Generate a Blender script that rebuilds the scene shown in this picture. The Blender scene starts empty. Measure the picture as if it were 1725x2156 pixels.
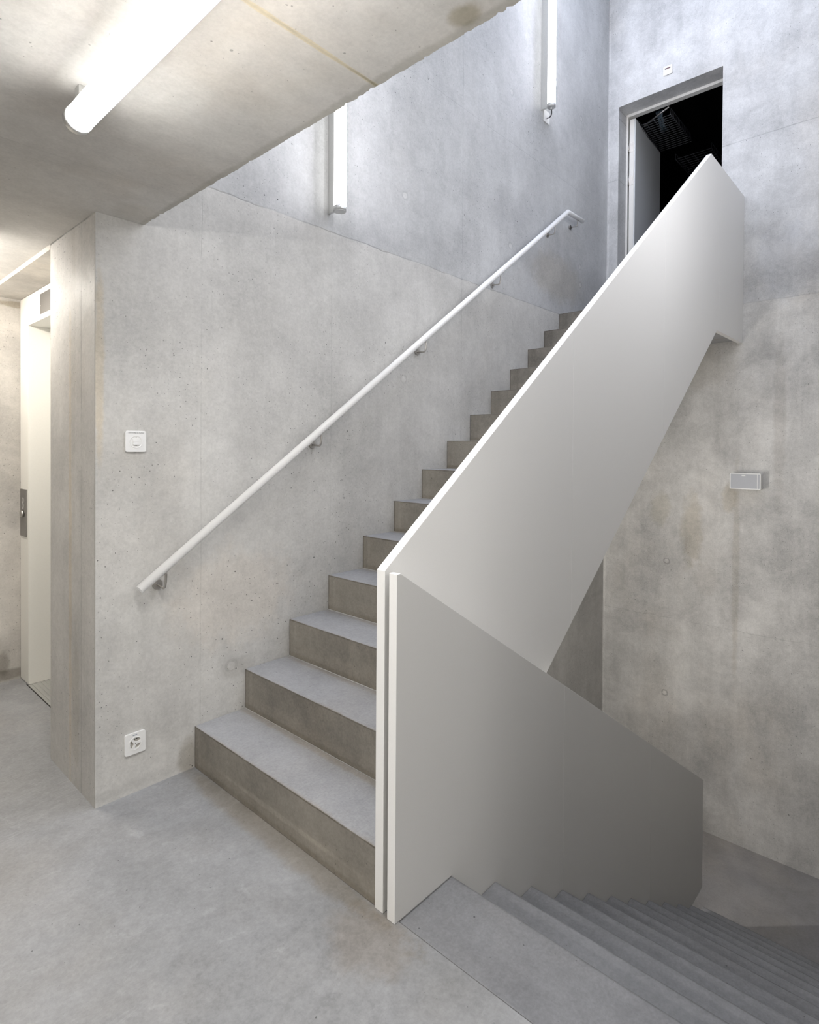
import bpy, bmesh, math, random
from mathutils import Vector, Matrix

random.seed(7)
scene = bpy.context.scene
C = scene.collection

# ---------------------------------------------------------------- camera
W_PX = 1725.0
F_PX, PPY = 1222.77, 959.73
cam_data = bpy.data.cameras.new('camera')
cam_data.sensor_fit = 'HORIZONTAL'
cam_data.sensor_width = 36.0
cam_data.lens = F_PX / W_PX * 36.0
cam_data.shift_y = -(1078.0 - PPY) / W_PX
cam_data.clip_start = 0.02
cam = bpy.data.objects.new('camera', cam_data)
C.objects.link(cam)
fw = Vector((0.73776, 0.67495, -0.01199))
rt = Vector((0.67505, -0.73774, 0.00694))
up = Vector((0.00416, 0.01321, 0.9999))
mw = Matrix.Identity(4)
for i in range(3):
    mw[i][0], mw[i][1], mw[i][2] = rt[i], up[i], -fw[i]
mw[0][3], mw[1][3], mw[2][3] = -1.2826, -2.4870, 1.4547
cam.matrix_world = mw
scene.camera = cam

# ---------------------------------------------------------------- world, exposure
world = bpy.data.worlds.new('world')
scene.world = world
world.use_nodes = True
world.node_tree.nodes['Background'].inputs[0].default_value = (0.6, 0.7, 0.9, 1)
world.node_tree.nodes['Background'].inputs[1].default_value = 0.0
scene.view_settings.view_transform = 'Standard'
scene.view_settings.look = 'None'
scene.view_settings.gamma = 1.0
scene.view_settings.use_curve_mapping = False
scene.view_settings.exposure = 1.17
try:
    scene.cycles.max_bounces = 12
    scene.cycles.diffuse_bounces = 8
except Exception:
    pass

# lamp strengths (radiance of the tube diffusers)
HALL_LAMP = ((1.0, 0.985, 0.965), 37.5)
HALL_FILL = ((1.0, 0.985, 0.965), 63.0)  # unseen hall tubes added to brighten panel edges, pier and left wall
LOBBY_LAMP = ((1.0, 0.945, 0.87), 42.0)
WALL_LAMP = ((0.935, 0.945, 1.0), 56.0)
UPPER_LAMP = ((0.86, 0.885, 1.0), 52.0)
OPPOSITE_FILL = ((0.95, 0.955, 1.0), 29.0)  # out-of-view tubes added on the right wall to light the tall balustrade
OPPOSITE_HIGH_FILL = ((0.89, 0.91, 1.0), 4.0)  # weak fill tube added high on the unseen right wall
LOWER_LAMP = ((1.0, 0.965, 0.92), 95.0)
SKYLIGHT = ((0.70, 0.79, 1.0), 2.0)

# ---------------------------------------------------------------- measured sizes (metres)
R, H = 0.2590, 0.1890            # going and riser of the upward flight
RD, HD = 0.2640, 0.16295         # same for the downward flight
XA, YA2 = -0.4209, 0.5572        # end face and thickness of the left wall
HC, XE = 2.3878, -0.2316         # hall ceiling height, edge of its slab
YA0, YA1, XPA = -1.1832, -1.2184, -0.0061
YB0, YB1, XPB = -1.2423, -1.2754, -0.0108
XJ, X0D = 0.0081, 0.2702
XB, ZL = 4.3278, -1.9554
YR = -2.45                       # right wall of the stair well
ZT = 6.5                         # top of the stair well
YLOB = 1.757                     # lobby wall beside the lift
XLIFT = -0.247

# ---------------------------------------------------------------- node helpers
class N:
    def __init__(self, name):
        self.mat = bpy.data.materials.new(name)
        self.mat.use_nodes = True
        self.nt = self.mat.node_tree
        self.nt.nodes.clear()
        self.out = self.nt.nodes.new('ShaderNodeOutputMaterial')
        self.tc = self.nt.nodes.new('ShaderNodeTexCoord')
        self.P = self.tc.outputs['Object']
    def new(self, t): return self.nt.nodes.new(t)
    def link(self, a, b): self.nt.links.new(a, b)
    def put(self, sock, v):
        if hasattr(v, 'is_linked') or isinstance(v, bpy.types.NodeSocket): self.link(v, sock)
        else: sock.default_value = v
    def m(self, op, a, b=0.0, c=None, clamp=False):
        n = self.new('ShaderNodeMath'); n.operation = op; n.use_clamp = clamp
        self.put(n.inputs[0], a); self.put(n.inputs[1], b)
        if c is not None: self.put(n.inputs[2], c)
        return n.outputs[0]
    def noise(self, scale, detail=4.0, rough=0.55, vec=None, dist=0.0):
        n = self.new('ShaderNodeTexNoise')
        n.inputs['Scale'].default_value = scale
        n.inputs['Detail'].default_value = detail
        n.inputs['Roughness'].default_value = rough
        n.inputs['Distortion'].default_value = dist
        self.link(vec if vec is not None else self.P, n.inputs['Vector'])
        return n.outputs[0]
    def vscale(self, s, off=(0, 0, 0)):
        n = self.new('ShaderNodeMapping')
        n.inputs['Scale'].default_value = s
        n.inputs['Location'].default_value = off
        self.link(self.P, n.inputs['Vector'])
        return n.outputs[0]
    def rng(self, v, a, b, c=0.0, d=1.0, smooth=True):
        n = self.new('ShaderNodeMapRange')
        n.interpolation_type = 'SMOOTHSTEP' if smooth else 'LINEAR'
        n.clamp = True
        self.put(n.inputs['Value'], v)
        n.inputs['From Min'].default_value = a; n.inputs['From Max'].default_value = b
        n.inputs['To Min'].default_value = c; n.inputs['To Max'].default_value = d
        return n.outputs['Result']
    def mix(self, f, a, b, blend='MIX'):
        n = self.new('ShaderNodeMix'); n.data_type = 'RGBA'; n.blend_type = blend
        self.put(n.inputs[0], f)
        for s, v in ((n.inputs[6], a), (n.inputs[7], b)):
            if isinstance(v, tuple): s.default_value = (v[0], v[1], v[2], 1)
            else: self.link(v, s)
        return n.outputs[2]
    def mul(self, col, v):
        n = self.new('ShaderNodeVectorMath'); n.operation = 'SCALE'
        if isinstance(col, tuple): n.inputs[0].default_value = col
        else: self.link(col, n.inputs[0])
        self.put(n.inputs['Scale'], v)
        return n.outputs[0]
    def xyz(self):
        n = self.new('ShaderNodeSeparateXYZ'); self.link(self.P, n.inputs[0])
        return n.outputs
    def voronoi(self, scale, vec=None):
        n = self.new('ShaderNodeTexVoronoi'); n.inputs['Scale'].default_value = scale
        self.link(vec if vec is not None else self.P, n.inputs['Vector'])
        return n
    def finish(self, col, rough=0.6, bump=None, bump_d=0.001, metal=0.0, spec=0.5):
        b = self.new('ShaderNodeBsdfPrincipled')
        if isinstance(col, tuple): b.inputs['Base Color'].default_value = (*col, 1)
        else: self.link(col, b.inputs['Base Color'])
        self.put(b.inputs['Roughness'], rough)
        b.inputs['Metallic'].default_value = metal
        b.inputs['Specular IOR Level'].default_value = spec
        if bump is not None:
            bn = self.new('ShaderNodeBump')
            bn.inputs['Strength'].default_value = 1.0
            bn.inputs['Distance'].default_value = bump_d
            self.link(bump, bn.inputs['Height'])
            self.link(bn.outputs[0], b.inputs['Normal'])
        self.link(b.outputs[0], self.out.inputs[0])
        return self.mat

def concrete(name, base, warm=(0.50, 0.44, 0.35), blotch=0.13, stain=0.25, streak=0.10, streak_axis='z',
             pores=0.6, pore_scale=16.0, grain=0.06, rough=0.62, lines=(), bands=(), rings=(), seed=0.0,
             patches=(), scratches=0.0, plane='xz', mods=()):
    n = N(name)
    x, y, z = n.xyz()
    ax = {'x': x, 'y': y, 'z': z}
    off = (seed * 3.1, seed * 1.7, seed * 2.3)
    pv = n.vscale((1, 1, 1), off)
    # tonal variation of the cast surface
    b1 = n.noise(1.1, 3, 0.5, pv)
    b2 = n.noise(4.3, 6, 0.62, pv, 0.4)
    g = n.noise(95, 3, 0.7, pv)
    g2 = n.noise(28, 5, 0.7, pv)
    tone = n.m('ADD', n.rng(b1, 0.3, 0.7, -blotch, blotch), n.rng(b2, 0.3, 0.7, -blotch * 0.75, blotch * 0.75))
    tone = n.m('ADD', tone, n.rng(g, 0.25, 0.75, -grain, grain))
    tone = n.m('ADD', tone, n.rng(g2, 0.25, 0.75, -grain * 0.8, grain * 0.8))
    sc = {'z': (5, 5, 0.5), 'x': (0.7, 5, 5), 'y': (5, 0.7, 5)}[streak_axis]
    s = n.noise(1.0, 5, 0.6, n.vscale(sc, off), 0.3)
    tone = n.m('ADD', tone, n.rng(s, 0.3, 0.7, -streak, streak))
    sc2 = tuple(v * 6 for v in sc)
    s2 = n.noise(1.0, 3, 0.6, n.vscale(sc2, off))
    tone = n.m('ADD', tone, n.rng(s2, 0.3, 0.7, -streak * 0.2, streak * 0.2))
    mult = n.m('ADD', tone, 1.0)
    col = base
    wn = n.noise(0.9, 5, 0.6, n.vscale((1.0, 1.0, 0.6), (off[0] + 5, off[1], off[2])))
    wf = n.m('MULTIPLY', n.rng(wn, 0.48, 0.78), stain)
    col = n.mix(wf, base, warm)
    for axis, val, side, tint in bands:        # another pour of concrete beyond a joint
        wob = n.m('MULTIPLY', n.m('SUBTRACT', n.noise(6, 4), 0.5), 0.03)
        d = n.m('ADD', ax[axis], wob)
        f = n.rng(d, val - 0.004, val + 0.004) if side > 0 else n.rng(d, val + 0.004, val - 0.004)
        col = n.mix(f, col, n.mix(1.0, col, tint, 'MULTIPLY'))
    for (pa, pb, a0, b0, ra, rb, tint, fac) in patches:   # stains with a shape of their own
        da = n.m('DIVIDE', n.m('SUBTRACT', ax[pa], a0), ra)
        db = n.m('DIVIDE', n.m('SUBTRACT', ax[pb], b0), rb)
        dd = n.m('SQRT', n.m('ADD', n.m('MULTIPLY', da, da), n.m('MULTIPLY', db, db)))
        dd = n.m('ADD', dd, n.m('MULTIPLY', n.m('SUBTRACT', n.noise(9, 5, 0.65), 0.5), 1.3))
        col = n.mix(n.m('MULTIPLY', n.rng(dd, 1.15, 0.55), fac), col, n.mix(1.0, col, tint, 'MULTIPLY'))
    height = n.m('MULTIPLY', g, 0.25)
    for axis, val, w, depth, wob in lines:     # formwork joints
        wv = n.m('MULTIPLY', n.m('SUBTRACT', n.noise(7, 4), 0.5), wob)
        d = n.m('ABSOLUTE', n.m('SUBTRACT', n.m('ADD', ax[axis], wv), val))
        brk = n.rng(n.noise(3.5, 5, 0.6), 0.35, 0.6, 0.25, 1.0)
        f = n.m('MULTIPLY', n.rng(d, w * 1.3, w * 0.4), brk)
        mult = n.m('MULTIPLY', mult, n.m('SUBTRACT', 1.0, n.m('MULTIPLY', f, depth)))
        height = n.m('SUBTRACT', height, n.m('MULTIPLY', f, 0.6 if depth > 0 else -0.6))
    for pa, pb, a0, b0, r, dk in rings:        # filled tie holes
        da = n.m('SUBTRACT', ax[pa], a0); db = n.m('SUBTRACT', ax[pb], b0)
        dd = n.m('SQRT', n.m('ADD', n.m('MULTIPLY', da, da), n.m('MULTIPLY', db, db)))
        dd = n.m('ADD', dd, n.m('MULTIPLY', n.m('SUBTRACT', n.noise(60, 3), 0.5), r * 0.5))
        inner = n.rng(dd, r * 0.85, r * 0.6)
        ring = n.m('MULTIPLY', n.rng(dd, r * 1.35, r * 1.0), n.m('SUBTRACT', 1.0, inner))
        mult = n.m('MULTIPLY', mult, n.m('SUBTRACT', 1.0, n.m('MULTIPLY', ring, dk)))
        col = n.mix(n.m('MULTIPLY', inner, 0.30), col, (0.66, 0.65, 0.62))
        height = n.m('SUBTRACT', height, n.m('MULTIPLY', ring, 0.7))
    if pores > 0:
        cmb = n.new('ShaderNodeCombineXYZ')
        n.link(n.m('ADD', ax[plane[0]], seed * 3.7), cmb.inputs[0]); n.link(n.m('ADD', ax[plane[1]], seed * 1.9), cmb.inputs[1])
        warp = n.new('ShaderNodeVectorMath'); warp.operation = 'ADD'
        n.link(cmb.outputs[0], warp.inputs[0])
        jit = n.new('ShaderNodeTexNoise'); jit.inputs['Scale'].default_value = 130; jit.inputs['Detail'].default_value = 2
        n.link(n.P, jit.inputs['Vector'])
        sc_ = n.new('ShaderNodeVectorMath'); sc_.operation = 'SCALE'; sc_.inputs['Scale'].default_value = 0.004
        n.link(jit.outputs['Color'], sc_.inputs[0]); n.link(sc_.outputs[0], warp.inputs[1])
        for ps, rmm, cut, lo_ in ((pore_scale, 0.0044, 0.66, 0.30), (pore_scale * 3.0, 0.0026, 0.42, 0.3)):
            v = n.voronoi(ps, warp.outputs[0]); v.voronoi_dimensions = '2D'
            sel = n.new('ShaderNodeSeparateColor'); n.link(v.outputs['Color'], sel.inputs[0])
            pick = n.m('GREATER_THAN', sel.outputs[0], cut)
            size = n.m('ADD', lo_, n.m('MULTIPLY', n.m('POWER', sel.outputs[1], 3.0), 1.0 - lo_))
            clus = n.rng(n.noise(1.9, 2, 0.5, pv), 0.36, 0.60, 0.25, 1.0)
            rad = n.m('MULTIPLY', n.m('MULTIPLY', pick, size), n.m('MULTIPLY', clus, rmm * ps))
            hole = n.m('LESS_THAN', v.outputs['Distance'], rad)
            mult = n.m('MULTIPLY', mult, n.m('SUBTRACT', 1.0, n.m('MULTIPLY', hole, n.m('MULTIPLY', pores, n.m('ADD', 0.70, n.m('MULTIPLY', sel.outputs[2], 0.35))))))
            height = n.m('SUBTRACT', height, n.m('MULTIPLY', hole, 1.0))
    for axis, period, o0, w, depth, tint in mods:   # grime and joints that repeat with every step
        u = n.m('WRAP', n.m('SUBTRACT', ax[axis], o0), period / 2, -period / 2)
        u = n.m('ADD', u, n.m('MULTIPLY', n.m('SUBTRACT', n.noise(20, 4), 0.5), w * 1.5))
        f = n.m('MULTIPLY', n.rng(n.m('ABSOLUTE', u), w * 1.4, w * 0.3), n.rng(n.noise(4.0, 5, 0.65), 0.35, 0.6, 0.35, 1.0))
        col = n.mix(n.m('MULTIPLY', f, depth), col, n.mix(1.0, col, tint, 'MULTIPLY'))
    if scratches > 0:
        for rot, sc_ in ((0.6, 2.0), (-0.9, 1.6)):
            mp = n.new('ShaderNodeMapping')
            mp.inputs['Rotation'].default_value = (0, 0, rot)
            mp.inputs['Scale'].default_value = (1.2 * sc_, 14 * sc_, 1)
            n.link(n.P, mp.inputs['Vector'])
            q = n.noise(1.0, 4, 0.6, mp.outputs[0], 1.2)
            f = n.rng(n.m('ABSOLUTE', n.m('SUBTRACT', q, 0.5)), 0.014, 0.0)
            f = n.m('MULTIPLY', f, n.rng(n.noise(1.7, 2), 0.5, 0.7))
            mult = n.m('ADD', mult, n.m('MULTIPLY', f, scratches))
        c2 = n.noise(9.0, 7, 0.7, pv, 0.8)
        mult = n.m('ADD', mult, n.rng(c2, 0.57, 0.70, 0.0, scratches * 0.8))
    col = n.mul(col, mult)
    rr = n.rng(b2, 0.3, 0.7, rough - 0.08, rough + 0.08)
    return n.finish(col, rr, height, 0.0012, spec=0.35)

def plain(name, col, rough=0.5, metal=0.0, tex=0.0, scale=200.0, spec=0.5, bump=0.0):
    n = N(name)
    q = n.noise(scale, 3, 0.6)
    c = n.mul(col, n.rng(q, 0.3, 0.7, 1 - tex, 1 + tex)) if tex > 0 else col
    return n.finish(c, rough, q if bump > 0 else None, bump, metal, spec)

def emission(name, col, strength):
    n = N(name)
    e = n.new('ShaderNodeEmission')
    e.inputs['Color'].default_value = (*col, 1)
    e.inputs['Strength'].default_value = strength
    n.link(e.outputs[0], n.out.inputs[0])
    return n.mat

GREY = (0.500, 0.492, 0.470)
tieL = [('x', 'z', a, b, 0.026, 0.09) for a, b in ((1.376, 1.889), (2.580, 3.035), (3.765, 2.985), (1.3775, 3.033), (3.751, 3.148), (3.749, 4.509), (2.580, 4.22), (1.3775, 4.22))]
tieL += [('x', 'z', 0.1845, 0.412, 0.028, 0.07)]
M = {}
M['left'] = concrete('concrete_wall_left', (0.515, 0.505, 0.482), blotch=0.10, stain=0.18, streak=0.045, pores=0.78, seed=1.0, pore_scale=13, grain=0.07,
    lines=[('z', 2.645, 0.004, 0.28, 0.03), ('x', 0.028, 0.003, 0.10, 0.012), ('x', 1.965, 0.003, 0.16, 0.004), ('x', 0.79, 0.003, 0.06, 0.006), ('z', 3.83, 0.003, 0.10, 0.01), ('z', 0.035, 0.022, 0.12, 0.02)],
    bands=[('z', 2.645, 1, (0.89, 0.91, 0.95))], rings=tieL,
    patches=[('x', 'z', -0.405, 1.75, 0.022, 0.42, (1.05, 0.93, 0.74), 0.7), ('x', 'z', 3.35, 2.95, 0.5, 0.22, (0.86, 0.80, 0.70), 0.6),
             ('x', 'z', 3.0, 3.2, 0.5, 0.35, (0.90, 0.90, 0.91), 0.6), ('x', 'z', 0.22, 0.40, 0.10, 0.05, (0.80, 0.79, 0.78), 0.7),
             ('x', 'z', -0.03, 0.06, 0.05, 0.09, (0.66, 0.63, 0.58), 0.8),
             ('x', 'z', 0.2, 0.75, 0.35, 0.25, (1.04, 0.97, 0.90), 0.5)])
M['back'] = concrete('concrete_wall_back', (0.515, 0.505, 0.485), warm=(0.50, 0.445, 0.37), blotch=0.17, stain=0.40, streak=0.065, pores=0.78, seed=2.0, pore_scale=11, grain=0.09, plane='yz',
    lines=[('z', 4.115, 0.004, 0.25, 0.012), ('z', 2.72, 0.004, 0.16, 0.03), ('z', -0.10, 0.003, 0.20, 0.04), ('y', -0.018, 0.007, -0.16, 0.0)],
    bands=[('z', 2.72, 1, (0.93, 0.945, 0.975))],
    rings=[('y', 'z', -0.614, 0.4265, 0.026, 0.30), ('y', 'z', -0.611, -0.807, 0.026, 0.30)],
    patches=[('y', 'z', -0.83, 0.72, 0.10, 0.36, (0.80, 0.76, 0.68), 0.75), ('y', 'z', -1.19, 0.4, 0.03, 1.1, (0.84, 0.80, 0.74), 0.6),
             ('y', 'z', -1.50, 1.7, 0.05, 0.8, (0.80, 0.78, 0.76), 0.6), ('y', 'z', -0.55, 0.9, 0.10, 0.18, (0.84, 0.81, 0.72), 0.6),
             ('y', 'z', -1.35, 2.35, 0.16, 0.20, (0.80, 0.80, 0.80), 0.6), ('y', 'z', -1.55, 3.0, 0.25, 0.35, (0.84, 0.86, 0.90), 0.6),
             ('y', 'z', -1.13, 1.05, 0.07, 0.14, (0.84, 0.79, 0.70), 0.7), ('y', 'z', -0.85, 2.2, 0.35, 0.22, (0.78, 0.76, 0.72), 0.6),
             ('y', 'z', -0.95, 0.30, 0.12, 0.16, (0.84, 0.82, 0.80), 0.6)])
M['wall'] = concrete('concrete_wall_plain', GREY, seed=3.0, stain=0.4)
M['darkened_wall'] = concrete('darkened_concrete_wall', (0.27, 0.265, 0.255), seed=12.0)  # unseen right wall, darkened to cut bounce light on the lower stairs
M['lobby'] = concrete('concrete_wall_lobby', (0.49, 0.465, 0.43), seed=4.0, stain=0.5, blotch=0.17, streak=0.05,
    patches=[('x', 'z', -0.30, 0.04, 0.20, 0.035, (0.5, 0.48, 0.45), 0.8), ('x', 'z', -0.34, 0.12, 0.04, 0.08, (0.6, 0.58, 0.54), 0.7),
             ('x', 'z', -0.28, 2.33, 0.12, 0.022, (0.62, 0.57, 0.47), 0.8)])
M['pier'] = concrete('concrete_wall_end', (0.455, 0.44, 0.415), warm=(0.46, 0.41, 0.33), seed=5.0, stain=0.4, streak=0.06, blotch=0.10, pores=0.65, plane='yz', grain=0.07,
    lines=[('z', HC - 0.002, 0.005, 0.65, 0.008), ('y', 0.155, 0.006, 0.22, 0.012), ('y', 0.004, 0.006, 0.18, 0.006)],
    patches=[('y', 'z', 0.29, 1.0, 0.02, 1.2, (1.02, 0.90, 0.72), 0.6), ('y', 'z', 0.22, 0.35, 0.05, 0.35, (0.82, 0.79, 0.74), 0.6),
             ('y', 'z', 0.25, 2.0, 0.03, 1.0, (0.84, 0.82, 0.80), 0.5)])
M['ceil'] = concrete('concrete_ceiling', (0.61, 0.592, 0.56), warm=(0.46, 0.36, 0.25), seed=6.0, stain=0.35, streak=0.045, streak_axis='x', pores=0.5, pore_scale=6, blotch=0.10, plane='xy', grain=0.05,
    lines=[('y', -1.404, 0.004, 0.35, 0.006), ('y', -2.62, 0.003, 0.15, 0.006), ('y', -0.38, 0.002, 0.10, 0.006)],
    patches=[('y', 'x', -1.404, -0.45, 0.008, 0.5, (1.0, 0.90, 0.62), 0.7), ('x', 'y', -0.2317, -1.2, 0.028, 3.0, (0.74, 0.74, 0.71), 0.75),
             ('x', 'y', -0.28, -1.72, 0.035, 0.045, (0.62, 0.58, 0.46), 0.8), ('x', 'y', -0.3, -0.1, 0.10, 0.10, (0.84, 0.80, 0.74), 0.4)])
M['floor'] = concrete('concrete_floor', (0.268, 0.269, 0.272), warm=(0.28, 0.25, 0.21), seed=7.0, stain=0.35, streak=0.03, streak_axis='x', pores=0.6, pore_scale=5, plane='xy',
    blotch=0.12, grain=0.09, rough=0.5, scratches=0.20,
    patches=[('x', 'y', -0.03, -0.65, 0.06, 0.75, (0.84, 0.77, 0.67), 0.8), ('x', 'y', -0.10, -1.25, 0.13, 0.16, (0.88, 0.78, 0.67), 0.6)])
M['stair_tread'] = concrete('concrete_stair', (0.34, 0.34, 0.346), warm=(0.33, 0.29, 0.24), seed=8.0, stain=0.2, streak=0.02, pores=0.5, pore_scale=6, blotch=0.07, grain=0.09, plane='xy', mods=[('x', R, -0.012, 0.022, 0.75, (0.93, 0.85, 0.73)), ('x', R, 0.002, 0.0022, 0.8, (0.72, 0.70, 0.66))])
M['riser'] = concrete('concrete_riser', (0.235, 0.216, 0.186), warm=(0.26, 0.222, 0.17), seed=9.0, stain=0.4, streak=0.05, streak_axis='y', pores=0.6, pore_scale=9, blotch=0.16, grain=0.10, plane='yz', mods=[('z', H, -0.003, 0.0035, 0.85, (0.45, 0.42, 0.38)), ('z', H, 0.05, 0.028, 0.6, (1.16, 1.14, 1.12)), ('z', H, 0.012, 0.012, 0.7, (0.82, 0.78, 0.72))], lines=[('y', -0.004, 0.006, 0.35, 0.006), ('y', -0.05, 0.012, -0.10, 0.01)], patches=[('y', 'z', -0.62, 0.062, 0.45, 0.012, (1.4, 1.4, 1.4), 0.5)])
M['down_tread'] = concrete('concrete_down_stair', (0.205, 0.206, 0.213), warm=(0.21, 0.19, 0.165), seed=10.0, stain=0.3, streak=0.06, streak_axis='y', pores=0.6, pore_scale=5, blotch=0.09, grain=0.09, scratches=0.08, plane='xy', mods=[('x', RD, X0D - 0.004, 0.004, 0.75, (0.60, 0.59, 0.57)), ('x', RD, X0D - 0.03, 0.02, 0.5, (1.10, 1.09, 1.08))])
M['low_floor'] = concrete('concrete_low_floor', (0.26, 0.25, 0.25), seed=11.0, stain=0.3, streak=0.03, pores=0.4, pore_scale=9, plane='xy')
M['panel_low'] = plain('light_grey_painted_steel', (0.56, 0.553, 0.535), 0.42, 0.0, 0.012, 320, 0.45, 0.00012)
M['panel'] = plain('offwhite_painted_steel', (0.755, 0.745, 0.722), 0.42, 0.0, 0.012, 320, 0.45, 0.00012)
M['panel_edge'] = plain('whiter_steel_edge', (0.84, 0.83, 0.81), 0.38, 0.0, 0.01, 320)  # edge faces whiter than the sheet faces
M['white'] = plain('white_plastic', (0.78, 0.775, 0.76), 0.35, 0.0, 0.01, 150)
M['rail'] = plain('white_lacquered_tube', (0.86, 0.857, 0.85), 0.3, 0.0, 0.01, 80)
M['frame'] = plain('cream_lacquered_steel', (0.78, 0.76, 0.70), 0.4, 0.0, 0.01, 90)
M['door_frame'] = plain('white_lacquered_frame', (0.72, 0.70, 0.66), 0.4, 0.0, 0.01, 90)
M['leaf'] = plain('pale_grey_door', (0.62, 0.63, 0.63), 0.45, 0.0, 0.01, 90)
M['steel'] = plain('brushed_stainless_steel', (0.52, 0.50, 0.47), 0.34, 1.0, 0.05, 260)
M['dark_steel'] = plain('dark_stainless_steel', (0.30, 0.29, 0.275), 0.38, 0.9, 0.05, 260)
M['alu'] = plain('aluminium', (0.66, 0.66, 0.65), 0.38, 0.9, 0.04, 200)
M['black'] = plain('black_rubber', (0.010, 0.010, 0.011), 0.5)
M['hole'] = plain('dark_recess', (0.02, 0.018, 0.016), 0.8)
M['void'] = plain('unlit_room_black', (0.012, 0.012, 0.013), 0.9, 0, 0.1, 8, 0.1)  # darkness of the unlit room put into its wall colour
M['tray'] = plain('dark_galvanised_wire', (0.07, 0.074, 0.08), 0.45, 0.6)
M['cable'] = plain('dusty_blue_cable', (0.10, 0.14, 0.17), 0.5)
M['grille'] = plain('grey_grille_cloth', (0.44, 0.45, 0.475), 0.6, 0.0, 0.05, 600)
M['ink'] = plain('grey_print', (0.16, 0.16, 0.17), 0.6)
M['blueprint'] = plain('blue_grey_print', (0.33, 0.36, 0.42), 0.6)
M['red'] = plain('dark_red_window', (0.10, 0.022, 0.028), 0.15, 0, 0.3, 60)
M['socket_well'] = plain('grey_socket_insert', (0.42, 0.40, 0.36), 0.5)
M['hall_tube'] = emission('hall_tube_glow', *HALL_LAMP)
M['lobby_tube'] = emission('lobby_tube_glow', *LOBBY_LAMP)
M['wall_tube'] = emission('wall_tube_glow', *WALL_LAMP)
M['upper_tube'] = emission('upper_tube_glow', *UPPER_LAMP)
M['tube_back'] = emission('tube_back_glow', (1.0, 0.99, 0.97), 1.8)
M['hall_fill_tube'] = emission('hall_fill_tube_glow', *HALL_FILL)
M['opposite_high_fill_tube'] = emission('opposite_high_fill_tube_glow', *OPPOSITE_HIGH_FILL)
M['opposite_fill_tube'] = emission('opposite_fill_tube_glow', *OPPOSITE_FILL)
M['lower_tube'] = emission('lower_tube_glow', *LOWER_LAMP)
M['skylight'] = emission('frosted_skylight', *SKYLIGHT)
M['led'] = plain('white_indicator', (0.9, 0.9, 0.85), 0.3)

# ---------------------------------------------------------------- mesh helpers
def add_box(bm, a, b, mi=0):
    vs = [bm.verts.new((x, y, z)) for x in (a[0], b[0]) for y in (a[1], b[1]) for z in (a[2], b[2])]
    fs = []
    for q in ((0, 1, 3, 2), (4, 6, 7, 5), (0, 4, 5, 1), (2, 3, 7, 6), (0, 2, 6, 4), (1, 5, 7, 3)):
        f = bm.faces.new([vs[i] for i in q]); f.material_index = mi; fs.append(f)
    return fs

def add_prism(bm, pts, axis, a, b):
    def P(p, t):
        return {'y': (p[0], t, p[1]), 'z': (p[0], p[1], t), 'x': (t, p[0], p[1])}[axis]
    v0 = [bm.verts.new(P(p, a)) for p in pts]
    v1 = [bm.verts.new(P(p, b)) for p in pts]
    bm.faces.new(v0[::-1]); bm.faces.new(v1)
    k = len(pts)
    for i in range(k):
        bm.faces.new((v0[i], v0[(i + 1) % k], v1[(i + 1) % k], v1[i]))

def add_cyl(bm, p0, p1, r0, r1=None, seg=32, cap0=True, cap1=True):
    r1 = r0 if r1 is None else r1
    p0, p1 = Vector(p0), Vector(p1)
    d = (p1 - p0).normalized()
    u = d.orthogonal().normalized(); w = d.cross(u)
    a = [bm.verts.new(p0 + (u * math.cos(2 * math.pi * i / seg) + w * math.sin(2 * math.pi * i / seg)) * r0) for i in range(seg)]
    b = [bm.verts.new(p1 + (u * math.cos(2 * math.pi * i / seg) + w * math.sin(2 * math.pi * i / seg)) * r1) for i in range(seg)]
    for i in range(seg):
        f = bm.faces.new((a[i], a[(i + 1) % seg], b[(i + 1) % seg], b[i])); f.smooth = True
    if cap0: bm.faces.new(a[::-1])
    if cap1: bm.faces.new(b)

def add_tube(bm, pts, r, seg=16):
    pts = [Vector(p) for p in pts]
    k = len(pts)
    tang = []
    for i in range(k):
        a = pts[i] - pts[i - 1] if i > 0 else pts[1] - pts[0]
        b = pts[i + 1] - pts[i] if i < k - 1 else a
        tang.append((a.normalized() + b.normalized()).normalized())
    ref = tang[0].orthogonal().normalized()
    rings = []
    for i in range(k):
        t = tang[i]
        ref = (ref - t * ref.dot(t)).normalized()
        w = t.cross(ref)
        s = 1.0
        if 0 < i < k - 1:
            c = (pts[i] - pts[i - 1]).normalized().dot(t)
            s = 1.0 / max(c, 0.5)
        ring = []
        bend = Vector((0, 0, 0))
        if 0 < i < k - 1:
            bend = (pts[i + 1] - pts[i]).normalized() - (pts[i] - pts[i - 1]).normalized()
            bend = bend.normalized() if bend.length > 1e-6 else Vector((0, 0, 0))
        for j in range(seg):
            o = (ref * math.cos(2 * math.pi * j / seg) + w * math.sin(2 * math.pi * j / seg)) * r
            if bend.length > 0: o = o + bend * (o.dot(bend) * (s - 1.0))
            ring.append(bm.verts.new(pts[i] + o))
        rings.append(ring)
    for a, b in zip(rings, rings[1:]):
        for j in range(seg):
            f = bm.faces.new((a[j], a[(j + 1) % seg], b[(j + 1) % seg], b[j])); f.smooth = True
    bm.faces.new(rings[0][::-1]); bm.faces.new(rings[-1])

def bez(p0, p1, p2, p3, k=14):
    p0, p1, p2, p3 = map(Vector, (p0, p1, p2, p3))
    return [p0 * (1 - t) ** 3 + p1 * 3 * t * (1 - t) ** 2 + p2 * 3 * t * t * (1 - t) + p3 * t ** 3 for t in [i / (k - 1) for i in range(k)]]

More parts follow.
